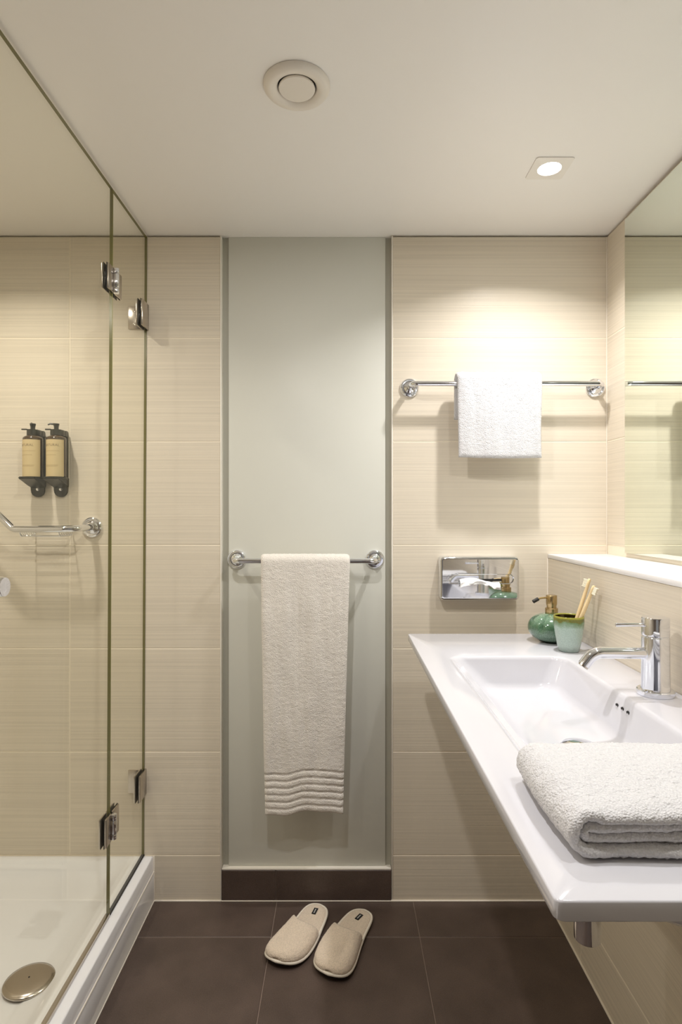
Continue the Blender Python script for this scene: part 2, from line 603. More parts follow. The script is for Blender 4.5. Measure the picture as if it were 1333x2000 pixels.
wall_r = box('wall_right', (XR + 0.010, XR + 0.11, YF, 1.93, 0, CEIL), 'backing')
tag(wall_r, 'right wall of cream ribbed tiles around mirror', kind='structure')
box('grout_bed', (XR + 0.0008, XR + 0.0101, YF, 1.93, 1.10, 2.143), 'grout', wall_r)
ys = [(1.642, YB), (0.642, 1.6396), (-0.358, 0.6396), (YF, -0.3604)]
for z0, z1 in ROWS:
    if z1 < 1.2:
        continue
    for y0, y1 in ys:
        if z0 < 1.12:
            z0 = 1.1215
        tile(wall_r, XR, XR + 0.009, y0, y1, z0, z1, 'tile')
low = box('low_wall', (XD + 0.0008, XR + 0.010, YF, 1.901, 0, 1.1065), 'grout', wall_r)
low['label'] = 'boxed-out lower wall carrying a white ledge'
for z0, z1 in ROWS:
    if z0 > 1.1065:
        continue
    for y0, y1 in ys:
        tile(wall_r, XD, XD + 0.009, y0, min(y1, YB), z0, min(z1, 1.1065), 'tile')
box('floor_bead', (XD - .004, XD + .001, YF, YB - .004, 0, 0.0045), 'silicone', wall_r, bev=0.001)
trim = box('trim_1', (XD - 0.001, XR, YF, YB - 0.0005, 1.1075, 1.1205), 'shelf', bev=0.0012)
tag(trim, 'white ledge along wall below mirror', kind='structure')

wall_l = box('wall_left', (XL - 0.1, XL, YF, 1.93, 0, CEIL), 'grout')
tag(wall_l, 'left shower wall of cream tiles', kind='structure')
for z0, z1 in ROWS:
    for y0, y1 in ys:
        tile(wall_l, XL, XL + 0.008, y0, y1, z0, z1, 'tile')
wf = bmesh.new()
add_box(wf, XL, -0.45, YF - 0.1, YF, 0, CEIL)
add_box(wf, 0.40, XR + .01, YF - 0.1, YF, 0, CEIL)
add_box(wf, -0.45, 0.40, YF - 0.1, YF, 2.03, CEIL)
wall_f = link('wall_front', bmdone(wf, 'wall_front'), 'white_wall')
tag(wall_f, 'wall behind the viewer with open doorway', kind='structure')

# ------------------------------------------------------------------ ceiling lamps and vent
def downlight(x, y, watts, spread, label, seen):
    t = thing('ceiling_downlight', label, 'light', (x, y, CEIL), 'recessed ceiling spotlights')
    bm = bmesh.new()
    a = 0.0485
    N = 64
    outer, inner, inner2 = [], [], []
    for k in range(N):
        th = 2 * PI * k / N + PI / N
        cx, cy = math.cos(th), math.sin(th)
        s = a / max(abs(cx), abs(cy))
        outer.append(Vector((x + cx * s, y + cy * s, CEIL - 0.0025)))
        inner.append(Vector((x + cx * 0.030, y + cy * 0.030, CEIL - 0.0030)))
        inner2.append(Vector((x + cx * 0.0275, y + cy * 0.0275, CEIL - 0.0006)))
    top = [p + Vector((0, 0, 0.0024)) for p in outer]
    add_loft(bm, [top, outer, inner, inner2], True, False)
    link('cover_plate', bmdone(bm, 'plate'), 'lamp_plate', t)
    bm = bmesh.new()
    add_lathe(bm, (x, y, CEIL - 0.0022), [(0.0272, 0.0012), (0.0272, 0.0), (0.018, -0.0012), (0.0, -0.0018)], n=48)
    link('lens', bmdone(bm, 'lens'), 'lamp', t, smooth=30)
    ld = bpy.data.lights.new('downlight_glow', 'AREA')
    ld.shape = 'DISK'
    ld.size = 0.05
    ld.energy = watts
    ld.color = LIGHT_COL[0] if x > -0.5 else LIGHT_COL[1]
    ld.spread = math.radians(spread)
    lo = bpy.data.objects.new('lamp_glow', ld)
    COL.objects.link(lo)
    lo.parent = t
    lo.location = (0, 0, -0.006)
    return t


downlight(*LIGHTS[0], 'square recessed downlight in ceiling above basin', True)
downlight(*LIGHTS[1], 'square recessed downlight inside shower', False)
downlight(*LIGHTS[2], 'added fill downlight out of view over the floor, in front of viewer', False)  # unseen lamp, added to lift the floor, panel and bath towel
downlight(*LIGHTS[4], 'added fill downlight out of view over the near end of basin', False)  # unseen lamp, added for more ambient light on far wall and basin
downlight(*LIGHTS[3], 'added fill downlight out of view at the near end of shower', False)  # unseen lamp, added as extra fill on the shower side

vt = thing('ceiling_vent', 'round cream extractor vent with disc centre in ceiling', 'vent', (-0.0925, 1.234, CEIL))
vc = (-0.0925, 1.234, CEIL)
bm = bmesh.new()
add_lathe(bm, vc, [(0.0700, -0.0005), (0.0700, -0.004), (0.066, -0.009), (0.058, -0.0125), (0.050, -0.0120), (0.0435, -0.0085), (0.0405, -0.004), (0.0400, -0.0002)], n=72, cap0=False, cap1=False)
link('vent_ring', bmdone(bm, 'ring'), 'vent', vt, smooth=60)
lathe('vent_throat', vc, [(0.0395, -0.0004), (0.0395, -0.0012), (0.0, -0.0012)], 'dark', vt)
lathe('vent_disc', vc, [(0.012, -0.001), (0.030, -0.002), (0.0374, -0.0045), (0.0383, -0.0075), (0.0370, -0.0095), (0.0, -0.0102)], 'vent', vt, n=64, smooth=30)

# ------------------------------------------------------------------ shower tray
tray = thing('shower_tray', 'raised white acrylic shower tray with stepped front curb', 'shower tray', (-1.03, 0.9, 0))
TX0, TX1, TY0, TY1, TZ = XL + 0.0085, -0.606, -0.30, YB - 0.0005, 0.1475


def rloop(x0, x1, y0, y1, r, z, k=6, m=8):
    return [Vector((a, b, z)) for a, b in rrect((x0 + x1) / 2, (y0 + y1) / 2, (x1 - x0) / 2, (y1 - y0) / 2, r, k, m)]


DC = (-0.757, 1.428)
bm = bmesh.new()
loops = [rloop(TX0, TX1, TY0, TY1, 0.004, 0.099), rloop(TX0, TX1, TY0, TY1, 0.004, TZ - 0.004), rloop(TX0 + .0012, TX1 - .0012, TY0 + .0012, TY1 - .0012, 0.004, TZ - .0012),
         rloop(TX0 + .004, TX1 - .004, TY0 + .004, TY1 - .004, 0.004, TZ),
         rloop(TX0 + .030, TX1 - .058, TY0 + .05, TY1 - .024, 0.03, TZ), rloop(TX0 + .034, TX1 - .062, TY0 + .054, TY1 - .028, 0.03, TZ - .002),
         rloop(TX0 + .050, TX1 - .082, TY0 + .07, TY1 - .044, 0.04, TZ - .020), rloop(TX0 + .066, TX1 - .100, TY0 + .09, TY1 - .058, 0.05, TZ - .0295),
         rloop(TX0 + .10, TX1 - .135, TY0 + .15, TY1 - .10, 0.06, TZ - .0335)]
n_ = len(loops[0])
c0 = loops[-1]
ang = [math.atan2(p.y - DC[1], p.x - DC[0]) for p in c0]
for rr, zz in ((0.062, 0.1105), (0.050, 0.1095), (0.047, 0.090)):
    loops.append([Vector((DC[0] + rr * math.cos(a), DC[1] + rr * math.sin(a), zz)) for a in ang])
add_loft(bm, loops, True, True)
link('tray_body', bmdone(bm, 'tray'), 'acrylic', tray, smooth=50)
box('apron_panel', (TX0, -0.6035, TY0 + .002, YB - .001, 0.0, 0.097), 'acrylic', tray, bev=0.0015)
box('sealant_bead', (-0.6045, -0.6015, TY0, YB - .001, 0.0, 0.004), 'silicone', tray, bev=0.001)
box('sealant_bead', (-0.6050, -0.6015, TY0, YB - .001, 0.0955, 0.0995), 'silicone', tray, bev=0.001)
box('sealant_bead', (-0.6075, -0.6010, YB - 0.003, YB, 0.0, 0.1475), 'silicone', tray, bev=0.001)
dc = thing('shower_drain_cover', 'large round domed metal drain cover on shower tray floor', 'drain', (DC[0], DC[1], 0.11))
lathe('dome', (DC[0], DC[1], 0.1135), [(0.0, -0.001), (0.053, -0.001), (0.0575, 0.003), (0.0580, 0.0055), (0.0565, 0.0078), (0.046, 0.0112), (0.028, 0.0138), (0.0, 0.0148)], 'satin', dc, n=72, smooth=60)
lathe('drain_throat', (DC[0], DC[1], 0.106), [(0.0445, 0.0), (0.0445, 0.0062), (0.03, 0.0065)], 'rubber', dc)
lathe('centre_pin', (DC[0], DC[1], 0.1280), [(0.0022, 0.0), (0.0020, 0.0008), (0.0, 0.0012)], 'dark', dc, n=16)

# ------------------------------------------------------------------ shower screen (leans outwards a hair towards its top)
GX, GT = -0.634, 0.008
scr = thing('shower_screen', 'narrow fixed glass panel clamped to tiled far wall', 'shower screen', (GX, 1.76, TZ))
dor = thing('shower_door', 'clear glass shower door hinged on the narrow fixed panel', 'shower door', (GX, 1.28, TZ))


def lean(o):
    for v in o.data.vertices:
        v.co.x += (v.co.z - 1.2) * 0.005
    return o


def pane(name, y0, y1, z0, z1, parent):
    bm = bmesh.new()
    add_box(bm, GX - GT / 2, GX + GT / 2, y0, y1, z0, z1)
    for f in bm.faces:
        c = f.calc_center_median()
        f.material_index = 0 if abs(c.x - GX) > GT * 0.4 else (1 if c.y < y0 + 0.001 else 2)
    return lean(link(name, bmdone(bm, name), ['glass', 'glass_edge', 'glass_edge_dark'], parent))


pane('glass_panel', 1.616, 1.8985, 0.1495, 2.141, scr)
pane('glass_panel', 0.93, 1.6125, 0.1535, 2.141, dor)
lean(box('bottom_seal', (GX - 0.006, GX + 0.006, 0.93, 1.612, 0.1478, 0.1575), 'satin', dor, bev=0.001))
lean(box('bottom_seal', (GX - 0.0052, GX + 0.0052, 1.617, 1.8985, 0.1478, 0.1520), 'rubber', scr))


def plate(bm, x0, x1, y0, y1, z0, z1):
    add_box(bm, x0, x1, y0, y1, z0, z1, bev=0.0016, seg=2)


def hinge(zc, up):
    h = link('shower_hinge', None, parent=dor)
    for side, (y0, y1), nm in ((0, (1.572, 1.609), 'door_plate'), (1, (1.619, 1.665), 'panel_plate')):
        bm = bmesh.new()
        hh = 0.034 if up else 0.0385
        o = 0.0
        plate(bm, GX + GT / 2 + 0.0008, GX + GT / 2 + 0.0063, y0, y1, zc - hh + o, zc + hh + o)
        plate(bm, GX - GT / 2 - 0.0063, GX - GT / 2 - 0.0008, y0, y1, zc - hh + o, zc + hh + o)
        p = lean(link(nm, bmdone(bm, nm), 'satin', h, smooth=30))
        bm = bmesh.new()
        for s in (-1, 1):
            a, b = GX + s * (GT / 2), GX + s * (GT / 2 + 0.0012)
            add_box(bm, min(a, b), max(a, b), y0 - 0.001, y1 + .001, zc - hh - .001 + o, zc + hh + .001 + o)
        lean(link('gasket', bmdone(bm, 'gasket'), 'rubber', h))
    bx = GX + GT / 2 + 0.0105
    for k, (a, b) in enumerate(((-0.034, -0.0195), (-0.0185, 0.0185), (0.0195, 0.034))):
        lean(lathe('barrel', (bx, 1.614, zc), [(0.0074, a), (0.0079, a + .001), (0.0079, b - .001), (0.0074, b)], 'chrome', h, n=28))


hinge(1.889, True)
hinge(0.394, False)


def clamp(zc, up):
    h = link('glass_clamp', None, parent=scr)
    bm = bmesh.new()
    plate(bm, -0.686, GX - GT / 2 - 0.001, YB - 0.0055, YB - 0.0002, zc - 0.037, zc + 0.037)
    wp = link('wall_plate', bmdone(bm, 'wp'), 'satin', h, smooth=30)
    for dz in (-0.021, 0.021):
        lathe('screw', (-0.6655, YB - 0.0055, zc + dz), [(0.0045, 0.0002), (0.0045, -0.0004), (0.0040, -0.0014), (0.0018, -0.0016), (0.0016, -0.0006), (0.0, -0.0006)], 'satin', h, 'y', 20)
    bm = bmesh.new()
    plate(bm, GX + GT / 2 + 0.001, GX + GT / 2 + 0.0068, 1.838, YB - 0.0005, zc - 0.041, zc + 0.041)
    plate(bm, GX - GT / 2 - 0.0068, GX - GT / 2 - 0.001, 1.838, YB - 0.0055, zc - 0.041, zc + 0.041)
    gp = lean(link('glass_plate', bmdone(bm, 'gp'), 'satin', h, smooth=30))
    bm = bmesh.new()
    for s in (-1, 1):
        a, b = GX + s * (GT / 2), GX + s * (GT / 2 + 0.0014)
        add_box(bm, min(a, b), max(a, b), 1.837, YB - 0.006, zc - 0.042, zc + 0.042)
    lean(link('gasket', bmdone(bm, 'gasket'), 'rubber', h))


clamp(1.882, True)
clamp(0.388, False)

kn = link('door_knob', None, parent=dor)
lathe('outer_knob', (GX + GT / 2, 1.053, 1.122), [(0.010, 0.0), (0.010, 0.002), (0.0075, 0.003), (0.0075, 0.010), (0.0165, 0.0115), (0.0178, 0.013), (0.0178, 0.027), (0.0168, 0.029), (0.0, 0.0292)], 'chrome', kn, 'x', 48)
lathe('inner_knob', (GX - GT / 2, 1.053, 1.122), [(0.010, 0.0), (0.010, -0.002), (0.0075, -0.003), (0.0075, -0.010), (0.0165, -0.0115), (0.0178, -0.013), (0.0178, -0.027), (0.0168, -0.029), (0.0, -0.0292)], 'chrome', kn, 'x', 48)

# ------------------------------------------------------------------ bars on the walls
ROS = [(0.0305, 0.0), (0.0310, -0.002), (0.0300, -0.006), (0.0262, -0.0085), (0.0235, -0.0075), (0.0215, -0.0052), (0.0200, -0.0052), (0.0185, -0.008), (0.0150, -0.0105), (0.0110, -0.0125), (0.0085, -0.014)]


def towel_bar(x0, x1, z, yw, label):
    t = thing('towel_rail', label, 'towel rail', ((x0 + x1) / 2, yw, z), 'chrome towel rails')
    for x in (x0, x1):
        lathe('rosette', (x, yw - 0.0003, z), ROS, 'chrome', t, 'y', 56, 50)
    yb = yw - 0.067
    tube('rail', arc_path([(x0, yw - 0.010, z), (x0, yb, z), (x1, yb, z), (x1, yw - 0.010, z)], 0.020, 10), 0.0083, 'chrome', t, 20, 60)


towel_bar(0.2214, 0.8195, 1.656, YB, 'chrome towel rail on tiled wall holding a small hand towel')
towel_bar(-0.3385, 0.1100, 1.1025, 1.914, 'chrome towel rail on grey panel holding a long bath towel')

# grab rail with a soap basket in the shower
gr = thing('grab_rail', 'bent chrome grab rail with wire soap basket in shower', 'grab rail', (-0.85, YB, 1.205))
RG = [(r * 1.08, h) for r, h in ROS]
lathe('rosette', (-0.803, YB - .0003, 1.207), RG, 'chrome', gr, 'y', 56, 50)
lathe('rosette', (-1.225, YB - .0003, 1.420), RG, 'chrome', gr, 'y', 56, 50)
yg = YB - 0.095
tube('rail', arc_path([(-0.803, YB - 0.012, 1.207), (-0.815, yg + .010, 1.205), (-0.850, yg, 1.2035), (-1.006, yg, 1.2035), (-1.215, yg + .01, 1.405), (-1.225, YB - 0.012, 1.420)], 0.022, 8), 0.0107, 'chrome', gr, 20, 60)
bx0, bx1 = -0.985, -0.865
zt, zb = 1.195, 1.181
for x in (bx0, bx1):
    tube('basket_side_wire', arc_path([(x, yg - 0.002, zt), (x, yg + 0.006, zb), (x, YB - 0.008, zb), (x, YB - 0.004, zt)], 0.005, 4), 0.0017, 'chrome', gr, 8, 60)
for k in range(7):
    y = yg + 0.010 + k * 0.0118
    tube('basket_wire', [(bx0 - 0.004, y, zt - .004), (bx0, y, zb + .003), (bx0 + .005, y, zb), (bx1 - .005, y, zb), (bx1, y, zb + .003), (bx1 + 0.004, y, zt - .004)], 0.0013, 'chrome', gr, 8, 60)

# ------------------------------------------------------------------ shower bottles in black holders
def wrap_text(body, size, cx, cy, r, z, a0, mat, parent, name):
    fc = bpy.data.curves.new('txt', 'FONT')
    fc.body = body
    fc.size = size
    fc.align_x = 'LEFT'
    fc.extrude = 0.0002
    fc.space_character = 1.05
    to = bpy.data.objects.new('txt', fc)
    COL.objects.link(to)
    dg = bpy.context.evaluated_depsgraph_get()
    me = bpy.data.meshes.new_from_object(to.evaluated_get(dg))
    bpy.data.objects.remove(to)
    for v in me.vertices:
        a = a0 + v.co.x / r
        rr = r + 0.0003 + v.co.z
        v.co = Vector((cx + rr * math.sin(a), cy - rr * math.cos(a), z + v.co.y))
    me.materials.clear()
    return link(name, me, mat, parent)


def arc_strip(bm, cx, cy, r, z0, z1, a0, a1, n=20, t=0.0004):
    lo = []
    for rr, z in ((r, z0), (r + t, z0), (r + t, z1), (r, z1)):
        lo.append([Vector((cx + rr * math.sin(a0 + (a1 - a0) * k / n), cy - rr * math.cos(a0 + (a1 - a0) * k / n), z)) for k in range(n + 1)])
    rings = [[bm.verts.new(p) for p in l] for l in lo]
    for a, b in zip(rings, rings[1:] + rings[:1]):
        for i in range(n):
            bm.faces.new((a[i], a[i + 1], b[i + 1], b[i]))
    bm.faces.new([q[0] for q in rings])
    bm.faces.new([q[-1] for q in reversed(rings)])


def shower_bottle(cx, which, nozzle):
    side = 'left' if which == 0 else 'right'
    cy = 1.852
    px = cx - 0.006 + 0.0
    bt = thing('pump_bottle', 'dark amber pump bottle, the %s one of the two on the shower wall' % side, 'bottle', (cx, cy, 1.366), 'amber pump bottles in the shower')
    R = 0.0292
    lathe('bottle_body', (cx, cy, 1.366), [(0.0, 0.0), (R - .002, 0.0), (R, 0.002), (R, 0.119), (R - 0.0012, 0.1232), (R - 0.006, 0.127), (0.016, 0.130), (0.0125, 0.132), (0.0125, 0.136), (0, 0.136)], 'amber', bt, n=56, smooth=45)
    bm = bmesh.new()
    arc_strip(bm, cx, cy, R, 1.3665, 1.4815, -1.75, 1.25, 40, 0.0003)
    lb = link('label', bmdone(bm, 'lab'), 'label', bt, smooth=40)
    a0 = -1.18 if which == 0 else -0.98
    wrap_text('NATURAL', 0.0108, cx, cy, R, 1.4605, a0, 'ink', lb, 'lettering')
    bm = bmesh.new()
    for z, a, b in ((1.4452, -0.9, 0.72), (1.4322, -0.9, 0.40), (1.4010, -0.85, 0.62), (1.3975, -0.85, 0.55)):
        q = a
        while q < b:
            e = min(q + random.uniform(0.06, 0.2), b)
            arc_strip(bm, cx, cy, R + 0.0003, z, z + 0.0013, q, e, 4, 0.0002)
            q = e + 0.035
    link('small_print', bmdone(bm, 'sp'), 'ink2', lb)['kind'] = 'stuff'
    pm = lathe('pump_collar', (cx, cy, 1.500), [(0.0, -0.001), (0.0135, -0.001), (0.0138, 0.002), (0.0138, 0.012), (0.009, 0.014), (0.007, 0.016), (0.007, 0.027), (0.0, 0.027)], 'black', bt, n=32)
    bm = bmesh.new()
    add_lathe(bm, (cx, cy, 1.525), [(0.0, 0.0), (0.0078, 0.0), (0.0088, 0.0065), (0.0092, 0.0085), (0.0, 0.0095)], n=24)
    d = Vector(nozzle).normalized()
    c = Vector((cx, cy, 1.5318))
    add_tube(bm, [c, c + d * 0.018 + Vector((0, 0, .0006)), c + d * 0.024 + Vector((0, 0, -.003))], [0.0032, 0.0026, 0.0022], 12)
    link('pump_head', bmdone(bm, 'ph'), 'black', bt, smooth=40)
    # holder
    h = thing('bottle_holder', 'black wall holder carrying the %s pump bottle in shower' % side, 'holder', (px, YB, 1.33), 'black bottle holders in the shower')
    yf, yb_ = YB - 0.0085, YB - 0.0005
    w2 = 0.0215
    pts = [(-w2, 1.326)]
    pts = [(w2 * math.cos(a), 1.3255 + w2 * math.sin(a)) for a in [PI + PI * k / 18 for k in range(19)]] + [(w2, 1.512), (w2 - 0.003, 1.5165), (-w2 + 0.003, 1.5165), (-w2, 1.512)]
    bm = bmesh.new()
    add_loft(bm, [[Vector((px + a, y, z)) for a, z in pts] for y in (yb_, yf)], True, True)
    bmesh.ops.bevel(bm, geom=[e for e in bm.edges if all(abs(v.co.y - yf) < 1e-6 for v in e.verts)], offset=0.0015, segments=2, affect='EDGES')
    link('back_plate', bmdone(bm, 'bp'), 'black', h, smooth=40)
    # bottom cup with sloping underside
    bm = bmesh.new()
    prof = [(yf + .001, 1.366), (cy - R - 0.003, 1.366), (cy - R - 0.003, 1.359), (yf - 0.012, 1.3395), (yf + .001, 1.333)]
    lps = []
    for x, s in ((px - 0.0235, 1), (px + 0.0285, 1)):
        lps.append([Vector((x, a, b)) for a, b in prof])
    add_loft(bm, lps)
    bmesh.ops.bevel(bm, geom=list(bm.edges), offset=0.0025, segments=2, affect='EDGES')
    arc_strip(bm, cx, cy, R + 0.0008, 1.3595, 1.3655, -PI, PI, 40, 0.0022)
    link('bottom_rest', bmdone(bm, 'br'), 'black', h, smooth=40)
    # neck clamp
    bm = bmesh.new()
    add_box(bm, cx - 0.012, cx + 0.0185, cy + 0.0155, YB - 0.009, 1.4965, 1.5145, bev=0.002)
    arc_strip(bm, cx, cy, 0.0144, 1.4965, 1.5145, -PI, PI, 36, 0.0030)
    add_box(bm, cx + 0.0150, cx + 0.0185, cy - 0.002, cy + 0.018, 1.4965, 1.5145, bev=0.001)
    add_box(bm, cx - 0.030, cx - 0.012, cy - 0.013, cy - 0.006, 1.5125, 1.5165, bev=0.001)
    link('neck_clamp', bmdone(bm, 'nc'), 'black', h, smooth=40)
    lathe('screw', (px + 0.001, yf, 1.3290), [(0.0052, 0.0), (0.0052, -0.0012), (0.004, -0.002), (0.0, -0.002)], 'chrome', h, 'y', 24)


shower_bottle(-0.9700, 0, (0.25, -1, 0))
shower_bottle(-0.8960, 1, (-1, -0.45, 0))

# ------------------------------------------------------------------ wash basin
BZ = 0.898
bs = thing('wash_basin', 'long white ceramic wash basin slab on right wall', 'basin', (0.43, 1.14, BZ))
BX0, BX1, BY0, BY1 = 0.1972, XD - 0.0012, 0.5417, 1.733


def bl(x0, x1, y0, y1, r, z):
    return rloop(x0, x1, y0, y1, r, z, 8, 14)


bm = bmesh.new()
L = [bl(BX0 + .0035, BX1, BY0 + .0035, BY1 - .004, 0.010, BZ - 0.0205),
     bl(BX0 + .0010, BX1, BY0 + .0008, BY1 - .001, 0.010, BZ - 0.0196),
     bl(BX0, BX1, BY0, BY1, 0.008, BZ - 0.0180),
     bl(BX0, BX1, BY0, BY1, 0.007, BZ - 0.0020),
     bl(BX0 + .0006, BX1, BY0 + .0006, BY1 - .0006, 0.007, BZ - 0.0006),
     bl(BX0 + .0020, BX1 - .001, BY0 + .0020, BY1 - .0020, 0.007, BZ),
     bl(0.262, 0.560, 0.632, 1.468, 0.040, BZ),
     bl(0.2665, 0.5555, 0.6365, 1.4635, 0.038, BZ - 0.0007),
     bl(0.271, 0.5520, 0.641, 1.4595, 0.036, BZ - 0.0032),
     bl(0.2765, 0.5490, 0.6465, 1.4575, 0.035, BZ - 0.0085),
     bl(0.3270, 0.5300, 0.690, 1.4460, 0.042, BZ - 0.0600),
     bl(0.3360, 0.5240, 0.700, 1.4410, 0.048, BZ - 0.0700),
     bl(0.3480, 0.5140, 0.715, 1.4320, 0.052, BZ - 0.0755),
     bl(0.3700, 0.5000, 0.760, 1.4000, 0.050, BZ - 0.0780)]
dr = (0.447, 1.104)
ang = [math.atan2((p.y - dr[1]) * 0.3, p.x - dr[0]) for p in L[-1]]
for rr, zz in ((0.042, BZ - 0.0800), (0.0335, BZ - 0.0815), (0.0325, BZ - 0.084), (0.0235, BZ - 0.086), (0.0225, BZ - 0.10)):
    L.append([Vector((dr[0] + rr * math.cos(a), dr[1] + rr * math.sin(a), zz)) for a in ang])
# underside, outer shell of the bowl
U = [bl(0.250, 0.600, 0.585, 1.500, 0.040, BZ - 0.0205),
     bl(0.300, 0.600, 0.612, 1.490, 0.040, BZ - 0.0206),
     bl(0.318, 0.598, 0.616, 1.486, 0.040, BZ - 0.050),
     bl(0.336, 0.590, 0.625, 1.478, 0.040, BZ - 0.080),
     bl(0.346, 0.582, 0.637, 1.468, 0.040, BZ - 0.093),
     bl(0.360, 0.570, 0.655, 1.450, 0.040, BZ - 0.098)]
add_loft(bm, list(reversed(U[1:])) + [L[0]] + L[1:], True, True)
me = bmdone(bm, 'basin')
basin = link('basin_body', me, 'ceramic', bs, smooth=50)
for y in (1.158, 1.136, 1.114):
    lathe('overflow_hole', (0.5440, y, BZ - 0.0225), [(0.0044, 0.001), (0.0044, -0.0016), (0.0030, -0.0016), (0.0030, -0.0006), (0, -0.0006)], 'dark', bs,
          (Vector((0, 1, 0)), Vector((-0.30, 0, 0.954)), Vector((0.954, 0, 0.30))), 20)
pl = thing('pop_up_waste', 'round chrome waste plug in basin bowl', 'drain plug', (dr[0], dr[1], BZ - 0.08))
lathe('plug', (dr[0], dr[1], BZ - 0.0845), [(0.0, 0.0), (0.0290, 0.0), (0.0312, 0.003), (0.0312, 0.006), (0.0295, 0.0078), (0.015, 0.0100), (0.0, 0.0106)], 'chrome', pl, n=56, smooth=50)
# bottle trap below
tp = thing('bottle_trap', 'chrome bottle trap hanging under the basin', 'pipe', (0.462, 1.105, 0.46))
tx, ty = 0.4625, 1.105
lathe('trap_body', (tx, ty, 0.455), [(0.0, 0.0), (0.0225, 0.0), (0.0238, 0.0015), (0.0238, 0.115), (0.0225, 0.118), (0.013, 0.121), (0, .121)], 'chrome', tp, n=48)
tube('tail_pipe', [(tx, ty, 0.57), (tx, ty, 0.803)], 0.016, 'chrome', tp, 28)
tube('outlet_pipe', arc_path([(tx + .015, ty, 0.553), (XD - .004, ty, 0.553)], 0.02), 0.016, 'chrome', tp, 28)
lathe('wall_flange', (XD, ty, 0.553), [(0.034, -0.0002), (0.034, -0.004), (0.017, -0.010), (0.0165, -0.010)], 'chrome', tp, 'x', 40)

# ------------------------------------------------------------------ tap
fx_, fy_ = 0.6180, 1.1560
tp2 = thing('mixer_tap', 'chrome single-lever mixer tap standing on basin deck', 'tap', (fx_, fy_, BZ))
C0 = (fx_, fy_, BZ)
lathe('base_flange', C0, [(0.0, 0.0003), (0.0335, 0.0003), (0.0340, 0.0015), (0.0340, 0.0095), (0.0325, 0.0110), (0.0270, 0.0114), (0, 0.0114)], 'chrome', tp2, n=64, smooth=30)
lathe('tap_body', C0, [(0.0, 0.011), (0.0268, 0.011), (0.0262, 0.014), (0.0256, 0.060), (0.0252, 0.113), (0.0242, 0.1145), (0, 0.1145)], 'chrome', tp2, n=64, smooth=30)
lathe('tap_cap', C0, [(0.0, 0.114), (0.0238, 0.114), (0.0238, 0.1155), (0.0250, 0.1165), (0.0252, 0.1185), (0.0252, 0.1500), (0.0244, 0.1516), (0.012, 0.1522), (0, 0.1523)], 'chrome', tp2, n=64, smooth=30)
zs = 0.9790
sp = arc_path([(fx_ - 0.018, fy_, zs), (fx_ - 0.122, fy_, zs + 0.001), (fx_ - 0.141, fy_, zs - 0.0240)], 0.032, 12)
tube('spout', sp, 0.0115, 'chrome', tp2, 32, 60)
dv = (sp[-1] - sp[-2]).normalized()
u_, v_, d_ = frame_of(dv)
lathe('aerator', sp[-1], [(0.0100, -0.0005), (0.0100, 0.003), (0.0085, 0.003), (0.0085, 0.0012), (0, 0.0012)], 'satin', tp2, (u_, v_, d_), 28)
tube('lever', [(fx_ - 0.020, fy_, 1.0345), (fx_ - 0.032, fy_, 1.0348), (fx_ - 0.077, fy_, 1.0345), (fx_ - 0.0785, fy_, 1.0345)], [0.0040, 0.0034, 0.0040, 0.0034], 'chrome', tp2, 20, 40)

# ------------------------------------------------------------------ soap dispenser, cup, brushes
sx, sy = 0.584, 1.632
sd = thing('soap_dispenser', 'squat round green glazed soap dispenser with brass pump', 'soap dispenser', (sx, sy, BZ))
bm = bmesh.new()
prof = [(0.0, 0.0003), (0.030, 0.0003), (0.034, 0.002)]
for k in range(1, 20):
    a = -0.42 * PI + (0.42 + 0.40) * PI * k / 19
    r = 0.0635 * math.cos(a) ** 0.80
    prof.append((max(r, 0.016), 0.0385 + 0.0385 * math.sin(a) / math.sin(0.42 * PI)))
prof += [(0.0155, 0.0775), (0, 0.0775)]
rings = add_lathe(bm, (sx, sy, BZ), prof, n=96)
# pinched crease running over the shoulder, left of the neck
for v in bm.verts:
    dx, dy = v.co.x - sx, v.co.y - sy
    rad = math.hypot(dx, dy)
    if v.co.z > BZ + 0.028 and rad > 0.015:
        th = math.atan2(dy, dx)
        d = math.atan2(math.sin(th + 2.35), math.cos(th + 2.35))
        g = math.exp(-(d / 0.075) ** 2) * min(1, (v.co.z - BZ - 0.028) / 0.015) * min(1, (rad - 0.015) / 0.01)
        v.co.x -= dx * 0.10 * g
        v.co.y -= dy * 0.10 * g
        v.co.z -= 0.004 * g
link('bottle_body', bmdone(bm, 'sd'), 'glaze_soap', sd, smooth=60)
lathe('pump_collar', (sx, sy, BZ + 0.0768), [(0.0, 0.0), (0.0166, 0.0), (0.0170, 0.001), (0.0170, 0.0145), (0.0160, 0.0158), (0.0, 0.0158)], 'brass', sd, n=48)
lathe('pump_head', (sx, sy, BZ + 0.0926), [(0.0, 0.0), (0.0128, 0.0), (0.0130, 0.006), (0.0143, 0.010), (0.0146, 0.012), (0.0146, 0.0335), (0.0136, 0.035), (0.0, 0.0353)], 'brass', sd, n=48)
zn = BZ + 0.0926 + 0.0285
p3 = [(sx - 0.010, sy, zn), (sx - 0.030, sy - 0.004, zn - .001), (sx - 0.041, sy - 0.006, zn - 0.0035)]
nz_ = tube('nozzle', p3, 0.0026, 'brass', sd, 14)
tube('nozzle_tip', [(sx - 0.039, sy - 0.0056, zn - 0.0030), (sx - 0.0535, sy - 0.008, zn - 0.0105)], 0.0050, 'rubber', nz_, 16)

